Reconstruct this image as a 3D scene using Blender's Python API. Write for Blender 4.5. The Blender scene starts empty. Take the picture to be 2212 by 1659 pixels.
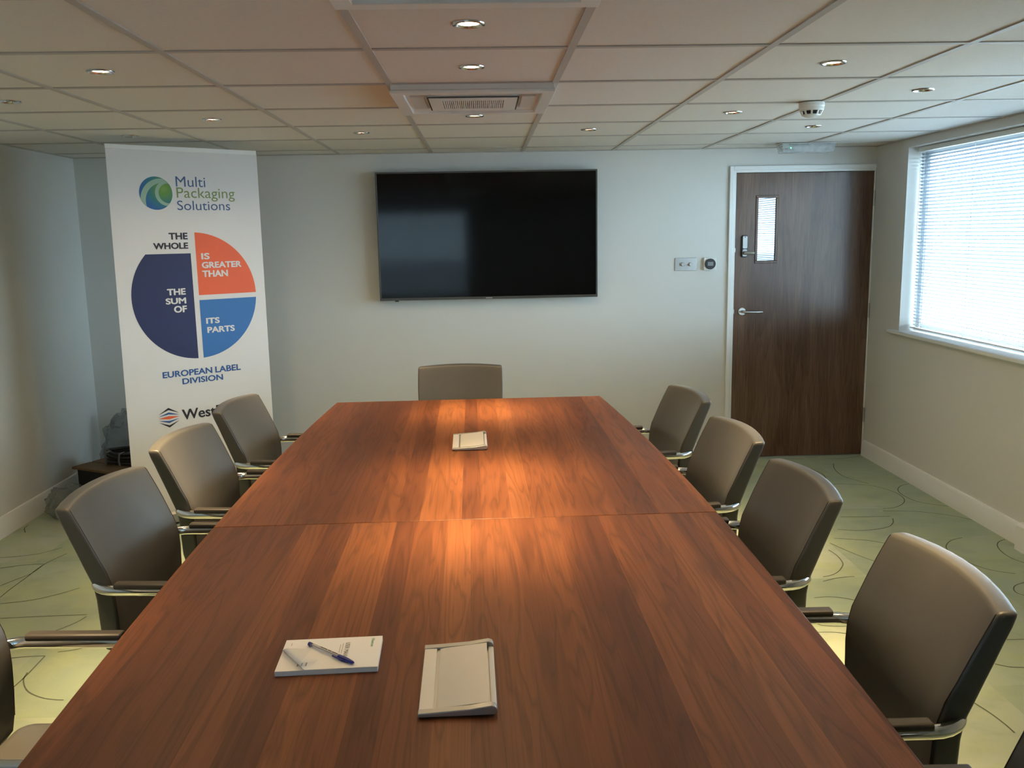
import bpy, bmesh, math, random
from mathutils import Vector, Matrix, noise

random.seed(7)
S = bpy.context.scene
COL = S.collection

# ------------------------------------------------------------------ camera
F_PX, PITCH, YAW, ROLL = 1918.9, math.radians(9.4918), math.radians(-1.7153), math.radians(-1.0133)
EYE = 1.57
CEIL = 2.113
cam = bpy.data.cameras.new('camera')
cam.sensor_fit = 'HORIZONTAL'; cam.sensor_width = 36.0; cam.lens = F_PX / 2212 * 36.0
cam.clip_start = 0.02; cam.clip_end = 200
camo = bpy.data.objects.new('camera', cam); COL.objects.link(camo)
cy, sy, cp, sp = math.cos(YAW), math.sin(YAW), math.cos(PITCH), math.sin(PITCH)
fw = Vector((-sy * cp, cy * cp, -sp)); rt = Vector((cy, sy, 0)); up = rt.cross(fw)
r2 = rt * math.cos(ROLL) + up * math.sin(ROLL); u2 = -rt * math.sin(ROLL) + up * math.cos(ROLL)
m = Matrix((r2, u2, -fw)).transposed().to_4x4(); m.translation = Vector((0, 0, EYE))
camo.matrix_world = m
S.camera = camo

# ------------------------------------------------------------------ world, sun, exposure
SKY_STRENGTH = 19.0
SUN_STRENGTH = 5.0
LAMP_W = 190.0
LAMP_COL = (1.0, 0.70, 0.36)
W = bpy.data.worlds.new('sky'); S.world = W; W.use_nodes = True
bg = W.node_tree.nodes['Background']
bg.inputs[0].default_value = (0.58, 0.83, 1.0, 1); bg.inputs[1].default_value = SKY_STRENGTH
sun = bpy.data.lights.new('sun', 'SUN'); sun.energy = SUN_STRENGTH; sun.angle = math.radians(0.6)
sun.color = (0.92, 0.98, 1.0)
suno = bpy.data.objects.new('sun', sun); COL.objects.link(suno)
sd = Vector((-0.62, 0.50, -0.95)).normalized()          # direction the light travels
suno.rotation_euler = sd.to_track_quat('-Z', 'Y').to_euler(); suno.location = (8, -3, 9)
S.view_settings.view_transform = 'Standard'; S.view_settings.look = 'None'
S.view_settings.exposure = 0.6; S.view_settings.gamma = 1.0
S.view_settings.use_curve_mapping = False
S.cycles.max_bounces = 10; S.cycles.diffuse_bounces = 6; S.cycles.glossy_bounces = 5
S.cycles.transparent_max_bounces = 16; S.cycles.transmission_bounces = 8
S.cycles.sample_clamp_indirect = 6.0; S.cycles.caustics_reflective = False; S.cycles.caustics_refractive = False
S.cycles.use_denoising = True

def portal(loc, sx, sz, rot):
    l = bpy.data.lights.new('window_portal', 'AREA'); l.shape = 'RECTANGLE'; l.size = sx; l.size_y = sz
    l.cycles.is_portal = True
    o = bpy.data.objects.new('window_portal', l); COL.objects.link(o); o.location = loc; o.rotation_euler = rot
    return o

# ------------------------------------------------------------------ materials
def lin(r, g, b):
    f = lambda c: (c / 255 / 12.92) if c <= 10 else ((c / 255 + 0.055) / 1.055) ** 2.4
    return (f(r), f(g), f(b), 1)

class NT:
    """small node-tree helper"""
    def __init__(s, name):
        s.m = bpy.data.materials.new(name); s.m.use_nodes = True
        s.t = s.m.node_tree; s.n = s.t.nodes; s.l = s.t.links
        s.b = s.n['Principled BSDF']; s.out = s.n['Material Output']
    def N(s, typ, **kw):
        n = s.n.new(typ)
        for k, v in kw.items(): setattr(n, k, v)
        return n
    def L(s, a, b): s.l.new(a, b)
    def val(s, sock, v):
        if hasattr(v, 'is_linked') or isinstance(v, bpy.types.NodeSocket): s.L(v, sock)
        else: sock.default_value = v
    def math(s, op, a, b=0.0, c=0.0):
        n = s.N('ShaderNodeMath', operation=op)
        for i, v in enumerate((a, b, c)): s.val(n.inputs[i], v)
        return n.outputs[0]
    def mix(s, fac, a, b, typ='MIX'):
        n = s.N('ShaderNodeMix', data_type='RGBA', blend_type=typ)
        s.val(n.inputs[0], fac); s.val(n.inputs[6], a); s.val(n.inputs[7], b)
        return n.outputs[2]
    def ramp(s, fac, stops):
        n = s.N('ShaderNodeValToRGB'); e = n.color_ramp.elements
        while len(e) < len(stops): e.new(0.5)
        for i, (p, c) in enumerate(stops): e[i].position = p; e[i].color = c
        s.L(fac, n.inputs[0]); return n.outputs[0]
    def coord(s, which='Object', scale=(1, 1, 1), loc=(0, 0, 0)):
        t = s.N('ShaderNodeTexCoord'); mp = s.N('ShaderNodeMapping')
        mp.inputs['Scale'].default_value = scale; mp.inputs['Location'].default_value = loc
        s.L(t.outputs[which], mp.inputs[0]); return mp.outputs[0]
    def world(s, scale=(1, 1, 1)):
        t = s.N('ShaderNodeNewGeometry'); mp = s.N('ShaderNodeMapping')
        mp.inputs['Scale'].default_value = scale
        s.L(t.outputs['Position'], mp.inputs[0]); return mp.outputs[0]
    def noise(s, vec, scale, detail=3, rough=0.5, dist=0.0):
        n = s.N('ShaderNodeTexNoise'); s.L(vec, n.inputs['Vector'])
        n.inputs['Scale'].default_value = scale; n.inputs['Detail'].default_value = detail
        n.inputs['Roughness'].default_value = rough; n.inputs['Distortion'].default_value = dist
        return n.outputs['Fac']
    def bump(s, h, strength=0.2, dist=0.01):
        b = s.N('ShaderNodeBump'); b.inputs['Strength'].default_value = strength; b.inputs['Distance'].default_value = dist
        s.L(h, b.inputs['Height']); s.L(b.outputs[0], s.b.inputs['Normal'])

def mat(name, col, rough=0.5, metal=0.0, spec=0.5, noise_scale=0, noise_amt=0.08, bump=0.0, bscale=200, coat=0.0):
    t = NT(name); p = t.b
    p.inputs['Roughness'].default_value = rough; p.inputs['Metallic'].default_value = metal
    p.inputs['Specular IOR Level'].default_value = spec; p.inputs['Coat Weight'].default_value = coat
    c = col if len(col) == 4 else (*col, 1)
    p.inputs['Base Color'].default_value = c
    if noise_scale:
        f = t.noise(t.coord(), noise_scale, 3)
        d = tuple(x * (1 - noise_amt * 2) for x in c[:3]) + (1,)
        t.L(t.mix(f, d, tuple(min(1, x * (1 + noise_amt)) for x in c[:3]) + (1,)), p.inputs['Base Color'])
    if bump:
        t.bump(t.noise(t.coord(), bscale, 2), bump, 0.002)
    return t.m

def emit(name, col, strength):
    t = NT(name); p = t.b
    p.inputs['Base Color'].default_value = (*col, 1); p.inputs['Emission Color'].default_value = (*col, 1)
    p.inputs['Emission Strength'].default_value = strength
    return t.m

M = {}
M['wall'] = mat('wall_paint', (0.68, 0.675, 0.65), 0.75, spec=0.25, noise_scale=1.5, noise_amt=0.012, bump=0.12, bscale=140)
M['white'] = mat('white_gloss_paint', (0.80, 0.81, 0.80), 0.35, noise_scale=6, noise_amt=0.01)
M['tile'] = mat('mineral_fibre_tile', (0.72, 0.695, 0.65), 0.9, spec=0.1, noise_scale=60, noise_amt=0.03, bump=0.35, bscale=420)
M['bar'] = mat('white_grid_bar', (0.46, 0.435, 0.40), 0.6, noise_scale=3, noise_amt=0.02)
M['plastic'] = mat('white_plastic', (0.76, 0.76, 0.73), 0.4, noise_scale=8, noise_amt=0.01)
M['vane'] = mat('vent_plastic', (0.62, 0.61, 0.58), 0.45, noise_scale=8, noise_amt=0.01)
M['dark'] = mat('dark_recess', (0.02, 0.02, 0.02), 0.7, noise_scale=10)
M['black'] = mat('black_plastic', (0.012, 0.012, 0.013), 0.35, noise_scale=10)
M['chrome'] = mat('polished_chrome', (0.80, 0.80, 0.79), 0.09, metal=1.0, noise_scale=10, noise_amt=0.01)
M['steel'] = mat('brushed_steel', (0.55, 0.54, 0.52), 0.33, metal=1.0, noise_scale=30, noise_amt=0.05)
M['alu'] = mat('satin_aluminium', (0.40, 0.40, 0.39), 0.42, metal=0.75, noise_scale=20, noise_amt=0.03)
M['lid'] = mat('silver_grey_lid', (0.62, 0.60, 0.56), 0.4, metal=0.15, noise_scale=20, noise_amt=0.02)
M['pad'] = mat('black_arm_pad', (0.036, 0.031, 0.026), 0.5, noise_scale=40, noise_amt=0.08, bump=0.1, bscale=500)
M['bezel'] = mat('gunmetal_bezel', (0.10, 0.10, 0.095), 0.4, metal=0.6, noise_scale=20, noise_amt=0.04)
M['screen'] = mat('black_glass_screen', (0.004, 0.004, 0.004), 0.07, spec=0.22, noise_scale=4, noise_amt=0.05)
M['paper'] = mat('white_paper', (0.80, 0.79, 0.77), 0.6, spec=0.3, noise_scale=12, noise_amt=0.01)
M['vinyl'] = mat('white_vinyl_banner', (0.72, 0.715, 0.72), 0.55, spec=0.3, noise_scale=2, noise_amt=0.01)
M['navy'] = mat('navy_ink', lin(28, 36, 84), 0.55, noise_scale=5, noise_amt=0.03)
M['orange'] = mat('orange_ink', lin(232, 98, 52), 0.55, noise_scale=5, noise_amt=0.03)
M['blue'] = mat('blue_ink', lin(48, 110, 178), 0.55, noise_scale=5, noise_amt=0.03)
M['midblue'] = mat('mid_blue_ink', lin(40, 86, 152), 0.55, noise_scale=5, noise_amt=0.03)
M['slate'] = mat('slate_blue_ink', lin(64, 92, 140), 0.55, noise_scale=5, noise_amt=0.03)
M['olive'] = mat('olive_green_ink', lin(122, 144, 84), 0.55, noise_scale=5, noise_amt=0.03)
M['ink'] = mat('near_black_ink', lin(34, 26, 40), 0.55, noise_scale=5, noise_amt=0.03)
M['grey_ink'] = mat('grey_ink', lin(105, 100, 95), 0.6, noise_scale=5)
M['pale_ink'] = mat('pale_grey_ink', lin(168, 162, 154), 0.6, noise_scale=5)
M['green_ink'] = mat('green_ink', lin(70, 150, 120), 0.6, noise_scale=5)
M['penblue'] = mat('blue_pen_plastic', lin(22, 30, 130), 0.35, noise_scale=20)
M['cardboard'] = mat('brown_board', (0.21, 0.12, 0.055), 0.75, noise_scale=15, noise_amt=0.12)
M['cable'] = mat('black_rubber', (0.014, 0.014, 0.014), 0.5, noise_scale=20)
M['led'] = emit('green_led', (0.1, 1.0, 0.5), 6.0)
M['bulb_on'] = emit('lit_lamp_face', (1.0, 0.82, 0.55), 45.0)
M['bulb_off'] = mat('unlit_lamp_face', (0.45, 0.45, 0.44), 0.15, metal=0.7, noise_scale=60, noise_amt=0.1)
M['rim_white'] = mat('chrome_trim', (0.62, 0.61, 0.58), 0.2, metal=1.0, noise_scale=20, noise_amt=0.03)

def m_leather():
    t = NT('taupe_grey_leather'); v = t.coord()
    f = t.noise(v, 9, 3); g = t.noise(v, 420, 2)
    t.L(t.mix(f, (0.057, 0.056, 0.050, 1), (0.074, 0.073, 0.065, 1)), t.b.inputs['Base Color'])
    t.b.inputs['Roughness'].default_value = 0.42; t.b.inputs['Specular IOR Level'].default_value = 0.5
    t.b.inputs['Sheen Weight'].default_value = 0.12; t.b.inputs['Sheen Roughness'].default_value = 0.4
    t.bump(g, 0.12, 0.001); return t.m
M['leather'] = m_leather()

def m_carpet():
    t = NT('green_beige_carpet')
    w = t.world()
    oi = t.N('ShaderNodeObjectInfo')
    base = t.ramp(oi.outputs['Random'], [(0.0, (0.215, 0.30, 0.22, 1)), (0.28, (0.33, 0.42, 0.31, 1)),
                                         (0.55, (0.43, 0.49, 0.385, 1)), (0.8, (0.255, 0.35, 0.255, 1)), (1.0, (0.48, 0.505, 0.42, 1))])
    blot = t.noise(w, 3.2, 4, 0.55, 0.6)
    c1 = t.mix(t.ramp(blot, [(0.40, (0, 0, 0, 1)), (0.66, (1, 1, 1, 1))]), base, (0.38, 0.445, 0.25, 1))
    blot2 = t.noise(t.world((1.0, 1.6, 1.0)), 5.0, 3, 0.5, 0.3)
    c2 = t.mix(t.math('MULTIPLY', t.ramp(blot2, [(0.5, (0, 0, 0, 1)), (0.7, (1, 1, 1, 1))]), 0.4), c1, (0.20, 0.27, 0.20, 1))
    fine = t.noise(w, 260, 3, 0.7)
    c3 = t.mix(0.30, c2, t.mix(fine, (0.18, 0.22, 0.15, 1), (0.50, 0.56, 0.43, 1)))
    t.L(c3, t.b.inputs['Base Color'])
    t.b.inputs['Roughness'].default_value = 0.95; t.b.inputs['Specular IOR Level'].default_value = 0.08
    t.b.inputs['Sheen Weight'].default_value = 0.15
    t.bump(fine, 0.5, 0.003); return t.m
M['carpet'] = m_carpet()
M['carpet_line'] = mat('dark_green_yarn', (0.125, 0.145, 0.105), 0.95, spec=0.05, noise_scale=90, noise_amt=0.2)

def m_table():
    t = NT('walnut_laminate')
    geo = t.N('ShaderNodeTexCoord'); sep = t.N('ShaderNodeSeparateXYZ'); t.L(geo.outputs['Object'], sep.inputs[0])
    oi = t.N('ShaderNodeObjectInfo')
    x, y = sep.outputs[0], sep.outputs[1]
    off = t.math('MULTIPLY', oi.outputs['Random'], 7.3)
    # strips of different width, one tone each
    xw = t.math('ADD', t.math('MULTIPLY', x, 15.0), off)
    vo = t.N('ShaderNodeTexVoronoi', voronoi_dimensions='1D', feature='F1'); vo.inputs['Scale'].default_value = 1.0
    vo.inputs['Randomness'].default_value = 0.85; t.L(xw, vo.inputs['W'])
    sc = t.N('ShaderNodeSeparateColor'); t.L(vo.outputs['Color'], sc.inputs[0])
    tone = t.ramp(sc.outputs[0], [(0.0, (0.118, 0.037, 0.015, 1)), (0.3, (0.145, 0.047, 0.018, 1)), (0.6, (0.176, 0.058, 0.021, 1)),
                                  (0.85, (0.208, 0.071, 0.025, 1)), (1.0, (0.236, 0.084, 0.030, 1))])
    # cathedral grain inside each strip
    cb = t.N('ShaderNodeCombineXYZ')
    t.L(t.math('MULTIPLY', x, 13.0), cb.inputs[0])
    t.L(t.math('ADD', t.math('MULTIPLY', y, 0.9), t.math('MULTIPLY', sc.outputs[1], 30.0)), cb.inputs[1])
    t.L(t.math('MULTIPLY', sc.outputs[2], 9.0), cb.inputs[2])
    n1 = t.noise(cb.outputs[0], 1.0, 3, 0.45, 0.4)
    rings = t.math('FRACT', t.math('MULTIPLY', n1, 9.0))
    rg = t.ramp(rings, [(0.0, (0.62, 0.62, 0.62, 1)), (0.25, (1, 1, 1, 1)), (0.8, (0.88, 0.88, 0.88, 1)), (1.0, (0.55, 0.55, 0.55, 1))])
    c1 = t.mix(0.8, tone, t.mix(1.0, tone, rg, 'MULTIPLY'))
    cf = t.N('ShaderNodeCombineXYZ'); t.L(t.math('MULTIPLY', x, 240.0), cf.inputs[0]); t.L(t.math('MULTIPLY', y, 1.6), cf.inputs[1])
    nf = t.noise(cf.outputs[0], 1.0, 3, 0.65)
    c2 = t.mix(t.ramp(nf, [(0.30, (1, 1, 1, 1)), (0.55, (0, 0, 0, 1))]), c1, t.mix(1.0, c1, (0.78, 0.75, 0.73, 1), 'MULTIPLY'))
    cl = t.N('ShaderNodeCombineXYZ'); t.L(t.math('MULTIPLY', x, 9.0), cl.inputs[0]); t.L(t.math('MULTIPLY', y, 0.8), cl.inputs[1])
    nl = t.noise(cl.outputs[0], 1.0, 2, 0.5, 0.5)
    c3 = t.mix(t.math('MULTIPLY', t.ramp(nl, [(0.45, (0, 0, 0, 1)), (0.75, (1, 1, 1, 1))]), 0.5), c2, t.mix(1.0, c2, (0.6, 0.55, 0.55, 1), 'MULTIPLY'))
    t.L(c3, t.b.inputs['Base Color'])
    t.b.inputs['Roughness'].default_value = 0.46; t.b.inputs['Specular IOR Level'].default_value = 0.22
    t.bump(nf, 0.06, 0.001); return t.m
M['table'] = m_table()

def m_door():
    t = NT('dark_walnut_veneer')
    geo = t.N('ShaderNodeTexCoord'); sep = t.N('ShaderNodeSeparateXYZ'); t.L(geo.outputs['Object'], sep.inputs[0])
    x, z = sep.outputs[0], sep.outputs[2]
    def vec(a, b, o=0.0):
        c = t.N('ShaderNodeCombineXYZ'); t.L(t.math('MULTIPLY', x, a), c.inputs[0]); t.L(t.math('MULTIPLY', z, b), c.inputs[1])
        c.inputs[2].default_value = o; return c.outputs[0]
    n1 = t.noise(vec(7, 0.55), 1.0, 3, 0.5, 0.5)
    rings = t.math('FRACT', t.math('MULTIPLY', n1, 12.0))
    c0 = t.ramp(n1, [(0.30, (0.100, 0.055, 0.038, 1)), (0.5, (0.165, 0.096, 0.066, 1)), (0.7, (0.225, 0.138, 0.096, 1))])
    rg = t.ramp(rings, [(0.0, (0.6, 0.6, 0.6, 1)), (0.3, (1, 1, 1, 1)), (1.0, (0.8, 0.8, 0.8, 1))])
    c1 = t.mix(0.6, c0, t.mix(1.0, c0, rg, 'MULTIPLY'))
    nf = t.noise(vec(260, 4, 3.0), 1.0, 3, 0.7)
    c2 = t.mix(t.ramp(nf, [(0.35, (1, 1, 1, 1)), (0.6, (0, 0, 0, 1))]), c1, t.mix(1.0, c1, (0.6, 0.58, 0.56, 1), 'MULTIPLY'))
    t.L(c2, t.b.inputs['Base Color'])
    t.b.inputs['Roughness'].default_value = 0.24; t.b.inputs['Specular IOR Level'].default_value = 0.30
    t.bump(nf, 0.08, 0.001); return t.m
M['door'] = m_door()

def m_slat():
    t = NT('white_aluminium_slat')
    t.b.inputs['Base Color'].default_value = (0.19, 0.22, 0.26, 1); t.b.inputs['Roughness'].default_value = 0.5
    tr = t.N('ShaderNodeBsdfTranslucent'); tr.inputs[0].default_value = (0.75, 0.82, 0.92, 1)
    f = t.noise(t.coord(), 5, 2)
    mx = t.N('ShaderNodeMixShader'); t.L(t.math('MULTIPLY_ADD', f, 0.01, 0.015), mx.inputs[0]); t.L(t.b.outputs[0], mx.inputs[1]); t.L(tr.outputs[0], mx.inputs[2])
    t.L(mx.outputs[0], t.out.inputs[0]); return t.m
M['slat'] = m_slat()

def m_clear(name, tint=(1, 1, 1, 1), gloss=0.04, rough=0.02, ior=1.45, haze=0.0, hcol=(0.7, 0.72, 0.74, 1)):
    t = NT(name)
    tr = t.N('ShaderNodeBsdfTransparent'); tr.inputs[0].default_value = tint
    gl = t.N('ShaderNodeBsdfGlossy'); gl.inputs['Roughness'].default_value = rough
    lw = t.N('ShaderNodeLayerWeight'); lw.inputs[0].default_value = 0.5
    fac = t.math('MULTIPLY_ADD', t.math('POWER', lw.outputs['Facing'], 5.0), 0.7, gloss)   # Schlick, same from both sides
    mx = t.N('ShaderNodeMixShader'); t.L(fac, mx.inputs[0]); t.L(tr.outputs[0], mx.inputs[1]); t.L(gl.outputs[0], mx.inputs[2])
    last = mx.outputs[0]
    if haze:
        t.b.inputs['Base Color'].default_value = hcol; t.b.inputs['Roughness'].default_value = 0.3
        n = t.noise(t.coord(), 9, 4, 0.6, 0.5)
        m2 = t.N('ShaderNodeMixShader'); t.L(t.math('MULTIPLY', n, haze), m2.inputs[0]); t.L(last, m2.inputs[1]); t.L(t.b.outputs[0], m2.inputs[2])
        last = m2.outputs[0]
    t.L(last, t.out.inputs[0]); return t.m
M['glass'] = m_clear('window_glass')
M['polythene'] = m_clear('clear_polythene', (0.93, 0.95, 0.95, 1), rough=0.10, haze=0.55, hcol=(0.22, 0.24, 0.25, 1))
M['barrel'] = m_clear('clear_pen_barrel', (0.86, 0.86, 0.87, 1), rough=0.05, ior=1.5, haze=0.25)
M['diffuser'] = m_clear('ribbed_clear_diffuser', (0.86, 0.90, 0.91, 1), rough=0.15, ior=1.5, haze=0.7)
M['mirror_glass'] = mat('reflective_privacy_glass', (0.26, 0.27, 0.28), 0.02, metal=1.0, noise_scale=3, noise_amt=0.01)

def m_globe():
    t = NT('blue_green_print'); v = t.coord()
    g = t.N('ShaderNodeTexGradient', gradient_type='SPHERICAL')
    mp = t.N('ShaderNodeMapping'); mp.inputs['Location'].default_value = (-0.35, 0.0, -0.2); mp.inputs['Scale'].default_value = (8.5, 8.5, 8.5)
    tc = t.N('ShaderNodeTexCoord'); t.L(tc.outputs['Object'], mp.inputs[0]); t.L(mp.outputs[0], g.inputs[0])
    t.L(t.ramp(g.outputs[0], [(0.0, lin(28, 92, 160)), (0.35, lin(40, 118, 120)), (0.75, lin(96, 146, 60)), (1.0, lin(120, 160, 66))]), t.b.inputs['Base Color'])
    t.b.inputs['Roughness'].default_value = 0.55; return t.m
M['globe'] = m_globe()
M['swoosh'] = mat('pale_green_ink', lin(150, 182, 160), 0.55, noise_scale=6, noise_amt=0.05)

def m_tan_side():
    t = NT('tan_sided_tile'); v = t.coord()  # tile colour turns tan towards its right side, edge broken by noise
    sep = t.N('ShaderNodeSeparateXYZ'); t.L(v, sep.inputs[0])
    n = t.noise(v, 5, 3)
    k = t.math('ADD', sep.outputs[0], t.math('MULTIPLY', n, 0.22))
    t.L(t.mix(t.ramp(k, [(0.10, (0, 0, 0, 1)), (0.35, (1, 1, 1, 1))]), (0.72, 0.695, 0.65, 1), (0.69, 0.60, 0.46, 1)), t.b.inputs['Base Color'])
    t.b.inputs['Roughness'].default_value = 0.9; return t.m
M['tan_side'] = m_tan_side()

# ------------------------------------------------------------------ mesh helpers
class MB:
    def __init__(s): s.v = []; s.f = []; s.mi = []
    def add(s, vs, fs, mi=0):
        o = len(s.v); s.v += [tuple(p) for p in vs]; s.f += [tuple(i + o for i in f) for f in fs]; s.mi += [mi] * len(fs); return s
    def box(s, x0, x1, y0, y1, z0, z1, mi=0):
        vs = [(x, y, z) for z in (z0, z1) for y in (y0, y1) for x in (x0, x1)]
        return s.add(vs, [(0, 2, 3, 1), (4, 5, 7, 6), (0, 1, 5, 4), (2, 6, 7, 3), (0, 4, 6, 2), (1, 3, 7, 5)], mi)
    def prism(s, pts, axis, a, b, mi=0):
        """pts 2-D outline (counter-clockwise), extruded along axis between a and b"""
        def p3(p, t): return {'x': (t, p[0], p[1]), 'y': (p[0], t, p[1]), 'z': (p[0], p[1], t)}[axis]
        n = len(pts); vs = [p3(p, a) for p in pts] + [p3(p, b) for p in pts]
        fs = [tuple(reversed(range(n))), tuple(range(n, 2 * n))] + [(i, (i + 1) % n, n + (i + 1) % n, n + i) for i in range(n)]
        return s.add(vs, fs, mi)
    def lathe(s, prof, seg=32, center=(0, 0, 0), cap=True, axis='z'):
        vs = []; fs = []
        for (r, z) in prof:
            for k in range(seg):
                a = 2 * math.pi * k / seg
                c = (r * math.cos(a), r * math.sin(a), z)
                if axis == 'y': c = (c[0], c[2], c[1])
                if axis == 'x': c = (c[2], c[0], c[1])
                vs.append((c[0] + center[0], c[1] + center[1], c[2] + center[2]))
        for i in range(len(prof) - 1):
            for k in range(seg):
                fs.append((i * seg + k, i * seg + (k + 1) % seg, (i + 1) * seg + (k + 1) % seg, (i + 1) * seg + k))
        if cap:
            fs.append(tuple(reversed(range(seg)))); fs.append(tuple(range((len(prof) - 1) * seg, len(prof) * seg)))
        return s.add(vs, fs)
    def tube(s, path, r, seg=12, rz=None, cap=True):
        """sweep an oval (r wide, rz along the path's upper normal) along path"""
        rz = rz or r; P = [Vector(p) for p in path]; n = len(P); vs = []; fs = []
        t0 = (P[1] - P[0]).normalized(); ref = Vector((0, 0, 1)) if abs(t0.z) < 0.9 else Vector((0, 1, 0))
        nrm = (ref - t0 * ref.dot(t0)).normalized()
        for i in range(n):
            t = (P[min(i + 1, n - 1)] - P[max(i - 1, 0)]).normalized()
            nrm = (nrm - t * nrm.dot(t)).normalized(); b = t.cross(nrm)
            for k in range(seg):
                a = 2 * math.pi * k / seg
                vs.append(P[i] + b * (r * math.cos(a)) + nrm * (rz * math.sin(a)))
        for i in range(n - 1):
            for k in range(seg):
                fs.append((i * seg + k, i * seg + (k + 1) % seg, (i + 1) * seg + (k + 1) % seg, (i + 1) * seg + k))
        if cap: fs += [tuple(reversed(range(seg))), tuple(range((n - 1) * seg, n * seg))]
        return s.add(vs, fs)
    def mesh(s, name, sharp=35, merge=True):
        me = bpy.data.meshes.new(name); me.from_pydata(s.v, [], s.f)
        bm = bmesh.new(); bm.from_mesh(me)
        if any(s.mi):
            for f, i in zip(bm.faces, s.mi): f.material_index = i
        if merge: bmesh.ops.remove_doubles(bm, verts=bm.verts, dist=1e-5)
        bmesh.ops.recalc_face_normals(bm, faces=bm.faces)
        ca = math.radians(sharp)
        for e in bm.edges:
            e.smooth = len(e.link_faces) == 2 and e.calc_face_angle(0) < ca
        for f in bm.faces: f.smooth = True
        bm.to_mesh(me); bm.free(); return me
    def build(s, name, m, parent=None, bevel=0, sharp=35, loc=None, rot=None, mats=None):
        me = s.mesh(name, sharp)
        for k in (mats or [m]): me.materials.append(M[k] if isinstance(k, str) else k)
        return link(name, me, parent, bevel, loc, rot)

def link(name, me, parent=None, bevel=0, loc=None, rot=None):
    o = bpy.data.objects.new(name, me); COL.objects.link(o)
    if parent: o.parent = parent
    if loc: o.location = loc
    if rot: o.rotation_euler = rot
    if bevel:
        b = o.modifiers.new('bevel', 'BEVEL'); b.width = bevel; b.segments = 2; b.limit_method = 'ANGLE'; b.angle_limit = math.radians(40)
    return o

def empty(name, loc=(0, 0, 0), rz=0.0, parent=None):
    o = bpy.data.objects.new(name, None); COL.objects.link(o); o.location = loc; o.rotation_euler = (0, 0, rz)
    o.empty_display_size = 0.1
    if parent: o.parent = parent
    return o

def tag(o, label=None, cat=None, group=None, kind=None):
    if label: o['label'] = label
    if cat: o['category'] = cat
    if group: o['group'] = group
    if kind: o['kind'] = kind
    return o

def copy_tree(o, parent=None):
    c = o.copy(); COL.objects.link(c); c.parent = parent
    for ch in list(o.children): copy_tree(ch, c)
    return c

def plate_hole(mb, a0, a1, b0, b1, holes, t0, t1, plane):
    """solid plate in plane 'xz' or 'yz' (thickness t0..t1) with rectangular holes [(ha0,ha1,hb0,hb1)]"""
    As = sorted({a0, a1, *[h[0] for h in holes], *[h[1] for h in holes]}); Bs = sorted({b0, b1, *[h[2] for h in holes], *[h[3] for h in holes]})
    inh = lambda a, b: any(h[0] < a < h[1] and h[2] < b < h[3] for h in holes)
    cell = {}
    for i in range(len(As) - 1):
        for j in range(len(Bs) - 1):
            cell[i, j] = not inh((As[i] + As[i + 1]) / 2, (Bs[j] + Bs[j + 1]) / 2)
    P = (lambda a, b, t: (a, t, b)) if plane == 'xz' else (lambda a, b, t: (t, a, b))
    for (i, j), ok in cell.items():
        if not ok: continue
        q = [(As[i], Bs[j]), (As[i + 1], Bs[j]), (As[i + 1], Bs[j + 1]), (As[i], Bs[j + 1])]
        for t in (t0, t1): mb.add([P(a, b, t) for a, b in q], [(0, 1, 2, 3)])
        for d, (k, l) in (((-1, 0), (0, 3)), ((1, 0), (1, 2)), ((0, -1), (0, 1)), ((0, 1), (3, 2))):
            if not cell.get((i + d[0], j + d[1]), False):
                A, B = q[k], q[l]
                mb.add([P(*A, t0), P(*B, t0), P(*B, t1), P(*A, t1)], [(0, 1, 2, 3)])
    return mb

def arc(cx, cy, r, a0, a1, n):
    return [(cx + r * math.cos(math.radians(a0 + (a1 - a0) * i / n)), cy + r * math.sin(math.radians(a0 + (a1 - a0) * i / n))) for i in range(n + 1)]

def spline(P, n=6, dim=2):
    out = []
    Q = [tuple(2 * P[0][k] - P[1][k] for k in range(dim))] + list(P) + [tuple(2 * P[-1][k] - P[-2][k] for k in range(dim))]
    for i in range(1, len(Q) - 2):
        for s in range(n):
            t = s / n
            out.append(tuple(0.5 * (2 * Q[i][k] + (Q[i + 1][k] - Q[i - 1][k]) * t + (2 * Q[i - 1][k] - 5 * Q[i][k] + 4 * Q[i + 1][k] - Q[i + 2][k]) * t * t
                                    + (3 * Q[i][k] - Q[i - 1][k] - 3 * Q[i + 1][k] + Q[i + 2][k]) * t ** 3) for k in range(dim)))
    out.append(tuple(P[-1])); return out

def text_mesh(body, bold=0.0, space=1.0):
    """glyph outlines as a flat mesh, normalised to the unit box (baseline at 0)"""
    cu = bpy.data.curves.new('lettering', 'FONT'); cu.body = body; cu.size = 1.0; cu.offset = bold; cu.space_character = space
    cu.resolution_u = 4
    o = bpy.data.objects.new('lettering', cu); COL.objects.link(o)
    bpy.context.view_layer.update()
    me = bpy.data.meshes.new_from_object(o.evaluated_get(bpy.context.evaluated_depsgraph_get()))
    bpy.data.objects.remove(o); bpy.data.curves.remove(cu)
    return me

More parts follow.
